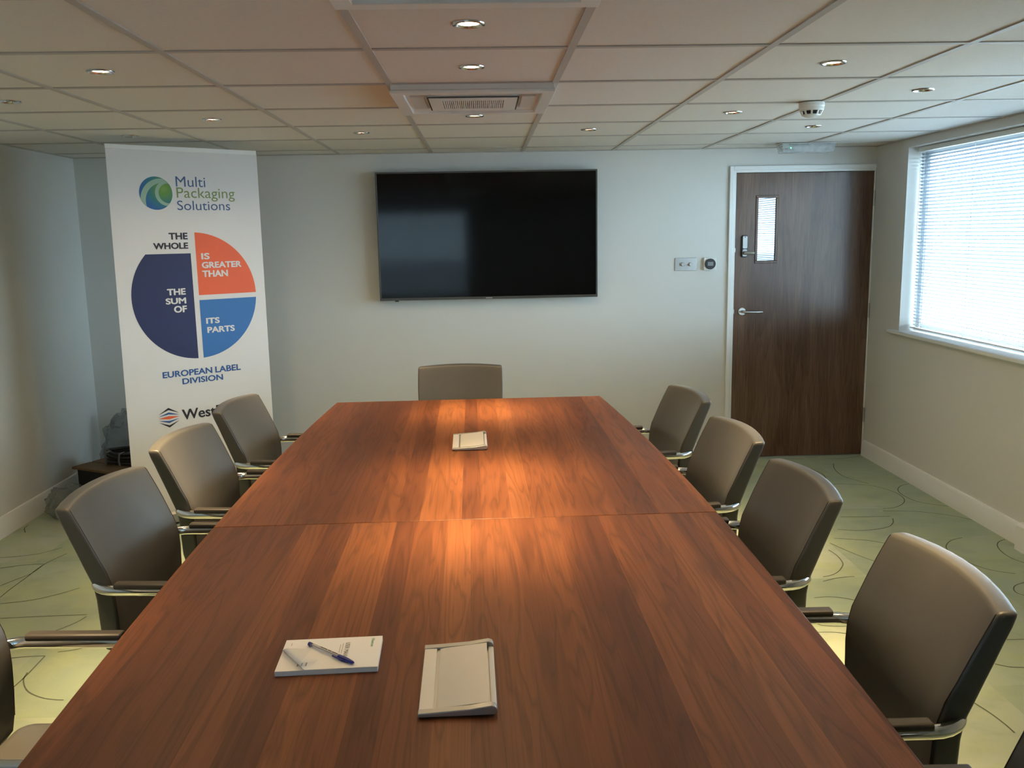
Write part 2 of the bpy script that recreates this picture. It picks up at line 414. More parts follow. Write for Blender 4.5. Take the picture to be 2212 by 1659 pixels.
def lettering(name, body, m, parent, box, frame, bold=0.0, space=1.0, strike=0.0):
    """fit the text into box=(u0,v0,u1,v1); frame maps (u,v) to a parent-space point"""
    me = text_mesh(body, bold, space)
    xs = [v.co.x for v in me.vertices]; ys = [v.co.y for v in me.vertices]
    x0, x1, y0, y1 = min(xs), max(xs), min(ys), max(ys)
    u0, v0, u1, v1 = box
    for v in me.vertices:
        v.co = Vector(frame(u0 + (v.co.x - x0) / (x1 - x0) * (u1 - u0), v0 + (v.co.y - y0) / (y1 - y0) * (v1 - v0)))
    if strike:                                      # heavier weight: overlay shifted copies of the glyphs
        bm = bmesh.new(); bm.from_mesh(me); geo0 = list(bm.verts) + list(bm.edges) + list(bm.faces)
        d1, d2 = Vector(frame(strike, 0)) - Vector(frame(0, 0)), Vector(frame(0, strike)) - Vector(frame(0, 0))
        for k, (a, b) in enumerate(((1, 0), (-1, 0), (0, .7), (0, -.7), (.7, .5), (-.7, .5), (.7, -.5), (-.7, -.5))):
            g_ = bmesh.ops.duplicate(bm, geom=geo0)
            lift = d1.cross(d2).normalized() * 1.2e-5 * (k + 1)
            bmesh.ops.translate(bm, verts=[q for q in g_['geom'] if isinstance(q, bmesh.types.BMVert)], vec=d1 * a + d2 * b + lift)
        bm.to_mesh(me); bm.free()
    me.materials.clear(); me.materials.append(M[m])
    return link(name, me, parent)

# ------------------------------------------------------------------ room shell
XL, XR, YF, YB = -2.65, 2.65, 6.03, -1.0
DX0, DX1, DZ1 = 1.68, 2.646, 1.978               # door opening
WY0, WY1, WZ0, WZ1 = 2.40, 5.58, 0.925, 2.065     # side window opening
BX0, BX1, BZ0, BZ1 = -1.75, -0.20, 0.72, 1.95     # back window opening

fl = MB().box(XL - .15, XR + .15, YB - .15, YF + .15, -0.12, -0.006).build('floor', 'carpet'); tag(fl, kind='structure')
ceil = MB().box(XL - .15, XR + .15, YB - .15, YF + .15, 2.30, 2.36).build('ceiling', 'tile'); tag(ceil, kind='structure')
w = MB(); plate_hole(w, XL, XR, -.006, 2.30, [(DX0, DX1, -.006, DZ1)], YF, YF + .15, 'xz'); tag(w.build('wall_far', 'wall'), kind='structure')
w = MB(); plate_hole(w, YB - .15, YF + .15, -.006, 2.30, [(WY0, WY1, WZ0, WZ1)], XR, XR + .17, 'yz'); tag(w.build('wall_right', 'wall'), kind='structure')
tag(MB().box(XL - .15, XL, YB - .15, YF + .15, -.006, 2.30).build('wall_left', 'wall'), kind='structure')
w = MB(); plate_hole(w, XL, XR, -.006, 2.30, [(BX0, BX1, BZ0, BZ1)], YB - .15, YB, 'xz'); tag(w.build('wall_back', 'wall'), kind='structure')

tag(MB().box(-80, 80, -80, 80, -.9, -.7).build('ground', mat('tarmac_outside', (0.25, 0.25, 0.245), 0.9, spec=0.2, noise_scale=1.5, noise_amt=0.15)), kind='structure')

# skirting boards with a stepped top
SK = [(0, 0), (0.020, 0), (0.020, 0.080), (0.016, 0.090), (0.016, 0.098), (0.010, 0.110), (0, 0.112)]
def skirting(name, along, a, b, wallpos, sgn):
    mb = MB()
    if along == 'x': mb.prism([(wallpos + sgn * p[0], p[1]) for p in SK], 'x', a, b)
    else: mb.prism([(wallpos + sgn * p[0], p[1]) for p in SK], 'y', a, b)
    tag(mb.build(name, 'white'), kind='structure')
skirting('baseboard_far', 'x', XL + .02, 1.655, YF, -1)
skirting('baseboard_left', 'y', YB, YF, XL, 1)
skirting('baseboard_right', 'y', YB, YF - .02, XR, -1)
skirting('baseboard_back', 'x', XL + .02, XR - .02, YB, 1)
tag(MB().prism([(2.65, 0), (2.588, 0), (2.588, .125), (2.60, .137), (2.65, .14)], 'y', 0.4, 4.11).build('trim_1', 'white', bevel=.003), kind='structure')

# carpet tiles (0.5 m) laid on the floor slab
xe = [XL] + [2.23 + .5 * k for k in range(-9, 1)] + [XR]
ye = [YB] + [5.81 - .5 * k for k in range(13, -1, -1)] + [YF]
cache = {}
for i in range(len(xe) - 1):
    for j in range(len(ye) - 1):
        sx, sy_ = round(xe[i + 1] - xe[i], 3), round(ye[j + 1] - ye[j], 3)
        if (sx, sy_) not in cache:
            g = 0.0002
            me = MB().box(-sx / 2 + g, sx / 2 - g, -sy_ / 2 + g, sy_ / 2 - g, -.006, 0).mesh('carpet_tile'); me.materials.append(M['carpet']); cache[sx, sy_] = me
        link('carpet_tile', cache[sx, sy_], fl, loc=((xe[i] + xe[i + 1]) / 2, (ye[j] + ye[j + 1]) / 2, 0))

LINES = [[(1.957, 5.988), (2.064, 5.961), (2.203, 5.947)], [(2.351, 5.932), (2.487, 5.934), (2.63, 5.989)], [(2.351, 5.797), (2.312, 5.686), (2.292, 5.566), (2.296, 5.466), (2.342, 5.365), (2.379, 5.299)], [(1.85, 5.767), (2.067, 5.775), (2.146, 5.685), (2.179, 5.577), (2.172, 5.478), (2.143, 5.416), (2.112, 5.38)], [(2.108, 5.278), (2.188, 5.307), (2.308, 5.284), (2.38, 5.252), (2.43, 5.172), (2.457, 5.068), (2.442, 4.958), (2.387, 4.868), (2.312, 4.81), (2.244, 4.798)], [(2.634, 5.281), (2.553, 5.236), (2.494, 5.152), (2.474, 5.052), (2.486, 4.94), (2.531, 4.869), (2.627, 4.807)], [(2.224, 4.754), (2.351, 4.742), (2.451, 4.709), (2.566, 4.632), (2.626, 4.56)], [(1.95, 4.674), (2.046, 4.665), (2.222, 4.655)], [(2.217, 4.619), (2.187, 4.551), (2.133, 4.487), (2.043, 4.45), (1.951, 4.44), (1.852, 4.466)], [(1.777, 4.332), (1.861, 4.31), (1.952, 4.276), (2.038, 4.202)], [(1.729, 4.264), (1.765, 4.161), (1.817, 4.043), (1.876, 3.952)], [(1.685, 4.168), (1.695, 4.09), (1.686, 3.999), (1.665, 3.947), (1.619, 3.882), (1.572, 3.843), (1.526, 3.825)], [(1.507, 3.774), (1.59, 3.809), (1.67, 3.819)], [(2.426, 4.289), (2.35, 4.253), (2.284, 4.178), (2.257, 4.102), (2.259, 4.017), (2.283, 3.916), (2.327, 3.844), (2.407, 3.795)], [(2.632, 4.251), (2.575, 4.215), (2.533, 4.158), (2.506, 4.073), (2.503, 3.989), (2.525, 3.924)], [(2.425, 3.712), (2.383, 3.692), (2.328, 3.664), (2.294, 3.621), (2.285, 3.583), (2.3, 3.557), (2.321, 3.544)], [(1.4, 3.595), (1.467, 3.602), (1.534, 3.579), (1.578, 3.538), (1.599, 3.494)], [(1.313, 3.342), (1.335, 3.324), (1.401, 3.311), (1.496, 3.311)], [(1.283, 3.264), (1.356, 3.259), (1.459, 3.225)], [(1.984, 3.151), (2.051, 3.149)], [(1.83, 2.964), (1.871, 2.939), (1.918, 2.932)], [(1.609, 2.707), (1.626, 2.639), (1.635, 2.575), (1.637, 2.521)], [(-2.557, 4.784), (-2.598, 4.858), (-2.605, 4.913)], [(-2.486, 4.39), (-2.389, 4.405), (-2.303, 4.443), (-2.232, 4.52)], [(-2.21, 3.866), (-2.214, 3.963), (-2.212, 4.103), (-2.211, 4.274), (-2.167, 4.425)], [(-2.284, 4.005), (-2.25, 4.08), (-2.214, 4.156), (-2.211, 4.274)], [(-2.407, 4.24), (-2.299, 4.276), (-2.214, 4.281)], [(-2.172, 3.794), (-2.051, 3.825), (-1.963, 3.884), (-1.894, 3.951)], [(-2.089, 3.635), (-1.918, 3.644), (-1.729, 3.647)], [(-1.723, 4.53), (-1.713, 4.619)], [(-1.69, 4.56), (-1.684, 4.495), (-1.67, 4.446), (-1.645, 4.398), (-1.623, 4.374)], [(-1.584, 4.135), (-1.563, 4.153), (-1.539, 4.172)], [(-1.975, 3.419), (-1.871, 3.429), (-1.816, 3.467), (-1.768, 3.524), (-1.736, 3.579), (-1.723, 3.628)], [(-1.886, 3.25), (-1.807, 3.266), (-1.725, 3.269)], [(-1.724, 3.268), (-1.718, 3.122), (-1.72, 3.027), (-1.723, 2.941)], [(-1.725, 3.136), (-1.717, 3.094), (-1.697, 3.052), (-1.662, 3.003), (-1.623, 2.969), (-1.571, 2.94), (-1.526, 2.927), (-1.496, 2.923)], [(-1.689, 3.298), (-1.636, 3.312), (-1.599, 3.333)]]
def in_view_floor(x, y): return (x > 1.2 and y > 2.4) or (x < -1.45 and y > 2.85)
for k in range(70):
    x = random.uniform(-2.4, 2.4); y = random.uniform(-.7, 5.8)
    if in_view_floor(x, y) or in_view_floor(x + .25 * (1 if x > 0 else -1), y + .25): continue
    r = random.uniform(.14, .3); a = random.uniform(0, 360); e = random.uniform(.6, 1)
    LINES.append([(x + r * e * math.cos(math.radians(a + d)), y + r * math.sin(math.radians(a + d))) for d in range(0, 200, 25)])
for P in LINES:
    Q = [q for q in spline(P, 7) if XL + .02 < q[0] < XR - .02 and YB + .02 < q[1] < YF - .02]
    if len(Q) < 2: continue
    vs, fs = [], []
    for i, q in enumerate(Q):
        a, b = Q[max(i - 1, 0)], Q[min(i + 1, len(Q) - 1)]
        d = Vector((b[0] - a[0], b[1] - a[1])).normalized() * 0.0025
        vs += [(q[0] - d.y, q[1] + d.x, .0008), (q[0] + d.y, q[1] - d.x, .0008)]
        if i: fs.append((2 * i - 2, 2 * i - 1, 2 * i + 1, 2 * i))
    mb = MB().add(vs, fs); mb.build('carpet_line', 'carpet_line', fl)

# ------------------------------------------------------------------ suspended ceiling
X0, Y0, TF = 0.2765, 2.7462, CEIL + 0.0045
cx_ = [XL] + [X0 + .6 * i for i in range(-4, 4)] + [XR]
ry_ = [YB] + [Y0 + .6 * j for j in range(-6, 6)] + [YF]
LIT = [(0, 2.446), (0, 3.046), (0, 4.246), (-2, 3.046), (2, 3.046), (-2, 4.246), (2, 4.246), (-1, 4.846), (1, 4.846), (-2, 1.846), (2, 1.846)]
OFF = [(-3, 4.846), (-3, 3.646), (3, 3.646), (3, 4.846)]
XC = X0 - .3
lamp_xy = {(round(XC + .6 * c, 2), round(y, 2)): s for s, L in ((1, LIT), (0, OFF)) for c, y in L}
AC_ROWS = (3.646, 1.846)
def holed_tile(sx, sy_, r):
    mb = MB(); n = 32; ring = [(r * math.cos(2 * math.pi * (k + .5) / n), r * math.sin(2 * math.pi * (k + .5) / n)) for k in range(n)]
    outer = []
    for (x, y) in ring:
        k = min(sx / 2 / abs(x), sy_ / 2 / abs(y)); outer.append((x * k, y * k))
    # snap diagonal samples to the true corners
    for cxx in (-sx / 2, sx / 2):
        for cyy in (-sy_ / 2, sy_ / 2):
            i = min(range(n), key=lambda q: (outer[q][0] - cxx) ** 2 + (outer[q][1] - cyy) ** 2); outer[i] = (cxx, cyy)
    for z in (0, .015):
        mb.add([(*p, z) for p in ring] + [(*p, z) for p in outer], [(k, (k + 1) % n, n + (k + 1) % n, n + k) for k in range(n)])
    mb.add([(*p, 0) for p in ring] + [(*p, .015) for p in ring], [(k, (k + 1) % n, n + (k + 1) % n, n + k) for k in range(n)])
    return mb.mesh('ceiling_tile')
tc = {}
for i in range(len(cx_) - 1):
    for j in range(len(ry_) - 1):
        mx, my = (cx_[i] + cx_[i + 1]) / 2, (ry_[j] + ry_[j + 1]) / 2
        if abs(mx - XC) < .1 and any(abs(my - a) < .1 for a in AC_ROWS): continue
        sx, sy_ = round(cx_[i + 1] - cx_[i] - .004, 3), round(ry_[j + 1] - ry_[j] - .004, 3)
        key = (round(mx, 2), round(my, 2)); hole = any(abs(key[0] - a) < .03 and abs(key[1] - b) < .03 for a, b in lamp_xy)
        tan_side = abs(mx + .623) < .05 and abs(my - 3.646) < .05
        ck = (sx, sy_, hole, tan_side)
        if ck not in tc:
            me = holed_tile(sx, sy_, .037) if hole else MB().box(-sx / 2, sx / 2, -sy_ / 2, sy_ / 2, 0, .015).mesh('ceiling_tile')
            me.materials.append(M['tan_side' if tan_side else 'tile']); tc[ck] = me
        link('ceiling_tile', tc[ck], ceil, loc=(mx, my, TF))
for x in cx_[1:-1]:
    MB().box(x - .012, x + .012, YB, YF, CEIL, CEIL + .0042).build('main_tee', 'bar', ceil)
for y in ry_[1:-1]:
    if any(abs(y - a) < .31 for a in AC_ROWS):
        pass
    MB().box(XL, XR, y - .012, y + .012, CEIL + .0005, CEIL + .0043).build('cross_tee', 'bar', ceil)
for nm, b in (('edge_angle', (XL, XL + .02, YB, YF)), ('edge_angle', (XR - .02, XR, YB, YF)), ('edge_angle', (XL, XR, YF - .02, YF)), ('edge_angle', (XL, XR, YB, YB + .02))):
    MB().box(*b, CEIL - .0006, CEIL + .0040).build(nm, 'bar', ceil)

# downlights
def beam(l, n=40.0, spill=0.06):
    """reflector lamp: intensity falls off as a power of the cosine, plus a weak wide spill"""
    l.use_nodes = True; t = l.node_tree; e = t.nodes['Emission']
    tc_ = t.nodes.new('ShaderNodeTexCoord'); sp_ = t.nodes.new('ShaderNodeSeparateXYZ'); t.links.new(tc_.outputs['Normal'], sp_.inputs[0])
    def mm(op, a, b):
        q = t.nodes.new('ShaderNodeMath'); q.operation = op
        for i, v in enumerate((a, b)):
            if isinstance(v, float): q.inputs[i].default_value = v
            else: t.links.new(v, q.inputs[i])
        return q.outputs[0]
    c = mm('ABSOLUTE', sp_.outputs[2], 0.0)
    t.links.new(mm('ADD', mm('POWER', c, n), mm('MULTIPLY', mm('POWER', c, 2.0), spill)), e.inputs['Strength'])
def trim_mesh():
    return MB().lathe([(.0365, .006), (.0365, 0.0), (.0435, -.0005), (.0425, -.0035), (.038, -.005), (.034, -.0042), (.0305, .001), (.0295, .010), (.0295, .030), (.034, .030)], 40, cap=False).mesh('trim_ring', 25)
def bulb_mesh():
    return MB().lathe([(.0005, .0015), (.012, .002), (.0215, .0045), (.026, .009), (.0285, .016)], 32).mesh('lamp_face', 60)
TRIM, BULB_ON, BULB_OFF = trim_mesh(), bulb_mesh(), bulb_mesh()
TRIM.materials.append(M['rim_white']); BULB_ON.materials.append(M['bulb_on']); BULB_OFF.materials.append(M['bulb_off'])
LAB = {(0, 2.446): 'lit chrome downlight in the centre row nearest the camera',
       (0, 3.046): 'lit chrome downlight in the centre row just in front of the air vent',
       (0, 4.246): 'lit chrome downlight in the centre row just beyond the air vent',
       (-2, 3.046): 'brightly lit downlight in the left part of the ceiling',
       (-2, 4.246): 'small lit downlight above the roll-up banner side, left of the vent',
       (2, 3.046): 'brightly lit downlight in the right part of the ceiling, nearest',
       (2, 4.246): 'lit downlight just left of the white smoke detector',
       (-1, 4.846): 'far lit downlight above the left edge of the television',
       (1, 4.846): 'far lit downlight above the right edge of the television',
       (-2, 1.846): 'recessed downlight above the near left chair, out of the picture',
       (2, 1.846): 'recessed downlight above the near right chair, out of the picture',
       (-3, 4.846): 'unlit downlight directly above the roll-up banner',
       (-3, 3.646): 'unlit downlight at the far left edge of the ceiling',
       (3, 3.646): 'unlit chrome downlight at the right, nearest the window',
       (3, 4.846): 'unlit downlight between smoke detector and emergency light'}
for on, L in ((1, LIT), (0, OFF)):
    for c, y in L:
        x = XC + .6 * c
        o = empty('downlight', (x, y, TF)); tag(o, LAB.get((c, y), 'recessed downlight over the near chairs, out of the picture'), 'downlight', 'recessed ceiling downlights')
        link('trim_ring', TRIM, o); link('lamp_face', BULB_ON if on else BULB_OFF, o)
        if on:
            l = bpy.data.lights.new('lamp', 'SPOT'); l.energy = LAMP_W * {0: 1.35, 1: 0.6, 2: 1.5}[abs(c)]; l.color = LAMP_COL
            l.spot_size = math.radians(165); l.spot_blend = 0.4; l.shadow_soft_size = .022; beam(l)
            lo = bpy.data.objects.new('lamp_beam', l); COL.objects.link(lo); lo.parent = o; lo.location = (0, 0, -.012)

# cassette air conditioning units
def ac_unit(y, label):
    o = empty('air_vent', (XC, y, CEIL)); tag(o, label, 'air vent', 'ceiling air conditioning cassettes')
    h = .297; D = -.030
    # rim: raised sides, thin lip, hollow underside
    mb = MB()
    outer = [(-h, -h), (h, -h), (h, h), (-h, h)]; k = h - .042; inner = [(-k, -k), (k, -k), (k, k), (-k, k)]; h2 = h + .004
    lip = [(-h2, -h2), (h2, -h2), (h2, h2), (-h2, h2)]
    def loop(pts, z): return [(*p, z) for p in pts]
    L = [loop(outer, .006), loop(outer, D * .62), loop(lip, D * .66), loop(lip, D), loop(inner, D), loop(inner, D + .012)]
    vs = [p for q in L for p in q]; fs = []
    for a in range(len(L) - 1):
        for i in range(4): fs.append((a * 4 + i, a * 4 + (i + 1) % 4, a * 4 + 4 + (i + 1) % 4, a * 4 + 4 + i))
    fs.append((20, 21, 22, 23)); mb.add(vs, fs)
    mb.build('casing', 'plastic', o, bevel=.002)
    g = .168
    # intake panel with lamella grille
    p = MB(); plate = MB()
    plate_hole(plate, -g, g, -g, g, [(-.118, .118, -.105, .105)], D - .001, D + .008, 'xz')
    me = plate.mesh('intake_panel'); me.materials.append(M['plastic'])
    for v in me.vertices: v.co = Vector((v.co.x, v.co.z, v.co.y))
    pan = link('intake_panel', me, o)
    MB().box(-.118, .118, -.105, .105, D + .012, D + .014).build('filter_mesh', 'plastic', pan)
    n = 30; sm = MB().box(-.0024, .0024, -.105, .105, D - .0005, D + .010).mesh('grille_slat'); sm.materials.append(M['plastic'])
    for i in range(n): link('grille_slat', sm, pan, loc=(-.112 + .224 * i / (n - 1), 0, 0))
    for i in (-1, 1): MB().box(-.118, .118, i * .036 - .003, i * .036 + .003, D + .001, D + .009).build('grille_bar', 'plastic', pan)
    for a in range(4):
        R_ = Matrix.Rotation(a * math.pi / 2, 4, 'Z'); s = MB().box(-g, g, g + .001, g + .006, D + .001, D + .004).mesh('shadow_gap'); s.materials.append(M['dark']); s.transform(R_); link('shadow_gap', s, o)
    # four outlets: shallow slot and swing vane
    for a in range(4):
        R_ = Matrix.Rotation(a * math.pi / 2, 4, 'Z')
        s = MB().box(-.165, .165, .176, .236, D + .0105, D + .0115).mesh('outlet_slot'); s.materials.append(M['vane']); s.transform(R_); link('outlet_slot', s, o)
        v = MB().box(-.150, .150, .186, .240, D + .006, D + .010).mesh('swing_vane'); v.materials.append(M['vane']); v.transform(R_); link('swing_vane', v, o)
    return o
ac_unit(3.646, 'square white cassette air conditioning vent in the middle of the ceiling')
ac_unit(1.846, 'white ceiling vent cut off by the top edge of the picture')

# smoke detector
o = empty('smoke_detector', (1.437, 3.946, CEIL)); tag(o, 'white dome smoke detector with dark slots hanging from the ceiling', 'smoke detector')
MB().lathe([(.030, 0), (.053, 0), (.054, -.014), (.050, -.020)], 36).build('base', 'plastic', o)
MB().lathe([(.048, -.018), (.052, -.022), (.051, -.030), (.047, -.034)], 36).build('collar', 'plastic', o)
MB().lathe([(.036, -.032), (.034, -.052)], 28).build('chamber', 'dark', o)
MB().lathe([(.038, -.049), (.036, -.055), (.022, -.061), (.003, -.063)], 36).build('cap', 'plastic', o)
for k in range(10):
    a = 2 * math.pi * k / 10
    MB().prism([(.0465, -.033), (.0495, -.033), (.0395, -.052), (.0355, -.052)], 'y', -.0042, .0042).build('rib', 'plastic', o, rot=(0, 0, a))

# emergency light above the door
o = empty('emergency_light', (2.065, 5.745, CEIL), math.radians(-3)); tag(o, 'slim clear emergency light with green indicator on the ceiling above the door', 'emergency light')
MB().prism(arc(-.150, -.045, .012, 180, 270, 4) + arc(.150, -.045, .012, 270, 360, 4) + [(.174, -.004), (-.174, -.004)], 'y', -.055, .055).build('diffuser', 'diffuser', o, bevel=.003)
MB().box(-.176, .176, -.05, .05, -.004, 0).build('back_plate', 'white', o, bevel=.001)
MB().box(-.160, -.118, -.046, .030, -.034, -.005).build('battery_box', 'vane', o, bevel=.002)
MB().tube([(-.10, .0, -.022), (.15, .0, -.022)], .008, 12).build('tube_lamp', 'white', o)
MB().lathe([(.003, 0), (.004, .003), (.0015, .007)], 14, axis='y', center=(-.108, -.050, -.030)).build('indicator_lamp', 'led', o)
for k in range(2): MB().box(-.100, -.066 - .006 * k, -.0556, -.0552, -.0125 - .005 * k, -.011 - .005 * k).build('rating_print', 'grey_ink', o)

# ------------------------------------------------------------------ side window and blind
def make_window(n, along, a0, a1, z0, z1, face, out):
    """along 'y' (wall at x=face) or 'x' (wall at y=face); out = +1/-1 outward direction"""
    r = empty('window_%d' % n); tag(r, kind='structure')
    P = (lambda a, t, z: (face + out * t, a, z)) if along == 'y' else (lambda a, t, z: (a, face + out * t, z))
    def bx(nm, m, A0, A1, t0, t1, Z0, Z1, par=r, bevel=.002):
        mb = MB().box(A0, A1, t0, t1, Z0, Z1)
        mb.v = [P(*p) for p in mb.v]; return mb.build(nm, m, par, bevel=bevel)
    d0, d1 = .115, .160
    f = .05
    bx('window_frame', 'white', a0, a1, d0, d1, z0, z0 + f); bx('window_frame', 'white', a0, a1, d0, d1, z1 - f, z1)
    bx('window_frame', 'white', a0, a0 + f, d0, d1, z0 + f, z1 - f); bx('window_frame', 'white', a1 - f, a1, d0, d1, z0 + f, z1 - f)
    k = max(1, round((a1 - a0) / 1.5))
    for i in range(1, k):
        c = a0 + (a1 - a0) * i / k; bx('mullion', 'white', c - .035, c + .035, d0, d1, z0 + f, z1 - f)
    for i in range(k):
        c0 = a0 + (a1 - a0) * i / k + .04; c1 = a0 + (a1 - a0) * (i + 1) / k - .04
        bx('pane', 'glass', c0, c1, .136, .140, z0 + f - .005, z1 - f + .005, bevel=0)
    bx('window_sill', 'white', a0 - .11, a1 + .11, -.032, .002, z0 - .022, z0 + .003, bevel=.006)
    bx('window_sill', 'white', a0 + .001, a1 - .001, .001, .115, z0 - .02, z0 + .003)
    return r, P

def make_blind(name, label, P, a0, a1, z0, z1, t, cords, tilt=22, group=None):
    r = empty(name); tag(r, label, 'blind', group)
    def bx(nm, m, A0, A1, t0, t1, Z0, Z1, bevel=.001):
        mb = MB().box(A0, A1, t0, t1, Z0, Z1); mb.v = [P(*p) for p in mb.v]; return mb.build(nm, m, r, bevel=bevel)
    bx('head_rail', 'white', a0, a1, t - .014, t + .014, z1 - .030, z1 - .003)
    pitch = .0206; n = int((z1 - .046 - (z0 + .022)) / pitch) + 1
    tilt = math.radians(tilt)
    prof = []
    for i in range(7):
        q = -0.0125 + .025 * i / 6; crown = .0022 * (1 - (q / .0125) ** 2)
        prof.append((t + q * math.cos(tilt) + crown * math.sin(tilt), -q * math.sin(tilt) + crown * math.cos(tilt)))
    mb = MB()
    vs = [P(a, p[0], p[1]) for a in (a0 + .003, a1 - .003) for p in prof]
    mb.add(vs, [(i, i + 1, 7 + i + 1, 7 + i) for i in range(6)])
    me = mb.mesh('slat', 60); me.materials.append(M['slat'])
    for k in range(n): link('slat', me, r, loc=(0, 0, z1 - .046 - k * pitch))
    zb = z1 - .046 - n * pitch
    bx('bottom_rail', 'white', a0 + .003, a1 - .003, t - .011, t + .011, zb - .004, zb + .005)
    for c in cords:
        for q in (-.0135, .0135):
            mb = MB().box(c - .0009, c + .0009, t + q - .0006, t + q + .0006, zb, z1 - .03); mb.v = [P(*p) for p in mb.v]; mb.build('ladder_cord', 'white', r)
    return r

wr, PW = make_window(1, 'y', WY0, WY1, WZ0, WZ1, XR, 1)
bl = make_blind('venetian_blind', 'white venetian blind with tilted slats in the bright side window', PW, WY0 + .012, WY1 - .014, WZ0 + .012, WZ1, .072,
                [5.488, 4.925, 4.36, 3.79, 3.22, 2.60])
MB().tube([PW(5.522, .052, 2.03), PW(5.524, .052, 1.50)], .002, 8).build('tilt_cord', 'white', bl)
wb, PB = make_window(2, 'x', BX0, BX1, BZ0, BZ1, YB, -1)
make_blind('venetian_blind', 'white venetian blind in the window behind the camera, mirrored in the television', PB, BX0 + .01, BX1 - .01, BZ0 + .012, BZ1, .06, [-1.5, -.98, -.45], tilt=45)
portal((XR + .20, (WY0 + WY1) / 2, (WZ0 + WZ1) / 2), WY1 - WY0 + .1, WZ1 - WZ0 + .1, (math.radians(90), 0, math.radians(90)))
portal(((BX0 + BX1) / 2, YB - .2, (BZ0 + BZ1) / 2), BX1 - BX0 + .1, BZ1 - BZ0 + .1, (math.radians(90), 0, 0))

# ------------------------------------------------------------------ door
dr = empty('door_1', (0, 0, 0)); tag(dr, kind='structure')
LX0, LX1, LZ1, LF = 1.706, 2.636, 1.952, YF - .004
gx0, gx1, gz0, gz1 = 1.858, 1.976, 1.372, 1.788
mb = MB(); plate_hole(mb, LX0, LX1, .006, LZ1, [(gx0, gx1, gz0, gz1)], LF, LF + .044, 'xz'); leaf = mb.build('leaf', 'door', dr)
MB().box(gx0, gx1, LF + .003, LF + .009, gz0, gz1).build('vision_pane', 'mirror_glass', leaf)
bd = .018
for (a, b, c, d) in ((gx0 - bd, gx1 + bd, gz1, gz1 + bd), (gx0 - bd, gx1 + bd, gz0 - bd, gz0), (gx0 - bd, gx0, gz0, gz1), (gx1, gx1 + bd, gz0, gz1)):
    MB().box(a, b, LF - .006, LF + .016, c, d).build('glazing_bead', 'door', leaf, bevel=.003)
# frame and architraves
for (a, b, c, d, y0, y1) in ((DX0, LX0 - .003, 0, DZ1, YF - .012, YF + .10), (LX1 + .002, DX1 + .002, 0, DZ1, YF - .006, YF + .10), (LX0 - .003, LX1 + .002, LZ1 + .004, DZ1, YF - .012, YF + .10)):
    MB().box(a, b, y0, y1, c, d).build('door_frame', 'white', dr, bevel=.0015)
for (a, b, c, d) in ((DX0 - .022, DX0 + .006, 0, DZ1 + .022), (DX0 + .006, DX1, DZ1 - .006, DZ1 + .022)):
    MB().box(a, b, YF - .018, YF, c, d).build('architrave', 'white', dr, bevel=.003)
MB().box(DX0, DX1, YF + .12, YF + .14, 0, DZ1).build('door_stop', 'dark', dr)
for z in (1.775, 1.02, .29):
    MB().tube([(LX1 + .004, LF - .006, z - .05), (LX1 + .004, LF - .006, z + .05)], .0065, 12).build('hinge', 'steel', dr)
# lever handle
lv = empty('lever_handle', (1.762, LF, 1.030), 0, leaf)
MB().lathe([(.026, 0), (.026, -.008), (.024, -.0095)], 32, axis='y').build('rose', 'steel', lv)
MB().tube(spline([(0, 0, 0), (0, -.040, 0), (.008, -.052, 0), (.022, -.055, -.001), (.07, -.055, -.002), (.128, -.053, -.002)], 5, 3), .0085, 14).build('lever', 'steel', lv)
# digital lock
lk = empty('keypad_lock', (1.768, LF, 1.470), 0, leaf)
def rrect(w, h, r, n=5):
    return arc(w - r, h - r, r, 0, 90, n) + arc(-w + r, h - r, r, 90, 180, n) + arc(-w + r, -h + r, r, 180, 270, n) + arc(w - r, -h + r, r, 270, 360, n)
MB().prism(rrect(.022, .075, .016), 'y', -.012, 0).build('back_plate', 'black', lk, bevel=.002)
MB().prism([(x, z + .027) for x, z in rrect(.0165, .042, .007)], 'y', -.021, -.010).build('cover_plate', 'alu', lk, bevel=.002)
MB().prism([(x, z - .043) for x, z in rrect(.0165, .025, .010)], 'y', -.019, -.010).build('turn_plate', 'alu', lk, bevel=.002)
MB().tube([(-.004, -.02, -.045), (-.002, -.040, -.045), (.010, -.048, -.044), (.055, -.048, -.044)], .012, 14).build('turn_knob', 'alu', lk)
MB().box(-.003, .003, -.022, -.0205, .058, .066).build('screw', 'black', lk)
for z in (1.445, 1.030): MB().box(LX0 - .006, LX0 + .002, LF - .004, LF, z - .014, z + .014).build('latch_plate', 'steel', dr)

# switch plate and thermostat
o = empty('dimmer_switch', (1.371, YF, 1.357)); tag(o, 'brushed steel two-gang dimmer switch plate on the wall left of the door', 'switch')
MB().box(-.074, .074, -.006, 0, -.043, .043).build('plate', 'steel', o, bevel=.002)
for x in (-.022, .032):
    MB().lathe([(.0125, -.005), (.0120, -.022), (.010, -.024)], 28, axis='y', center=(x, 0, 0)).build('dial', 'steel', o)
for x in (-.062, .062): MB().lathe([(.003, -.0058), (.0028, -.007)], 14, axis='y', center=(x, 0, 0)).build('screw', 'steel', o)
o = empty('thermostat', (1.533, YF, 1.357)); tag(o, 'white square thermostat with a round black dial beside the door frame', 'thermostat')
MB().prism(rrect(.0425, .0425, .006), 'y', -.022, 0).build('housing', 'plastic', o, bevel=.003)
MB().lathe([(.036, -.021), (.036, -.030), (.034, -.032)], 40, axis='y', center=(.001, 0, 0)).build('dial', 'black', o)
MB().box(-.018, .020, -.0332, -.0315, -.012, .014).build('display', mat('grey_lcd', (0.22, 0.24, 0.26), 0.25, noise_scale=20), o)

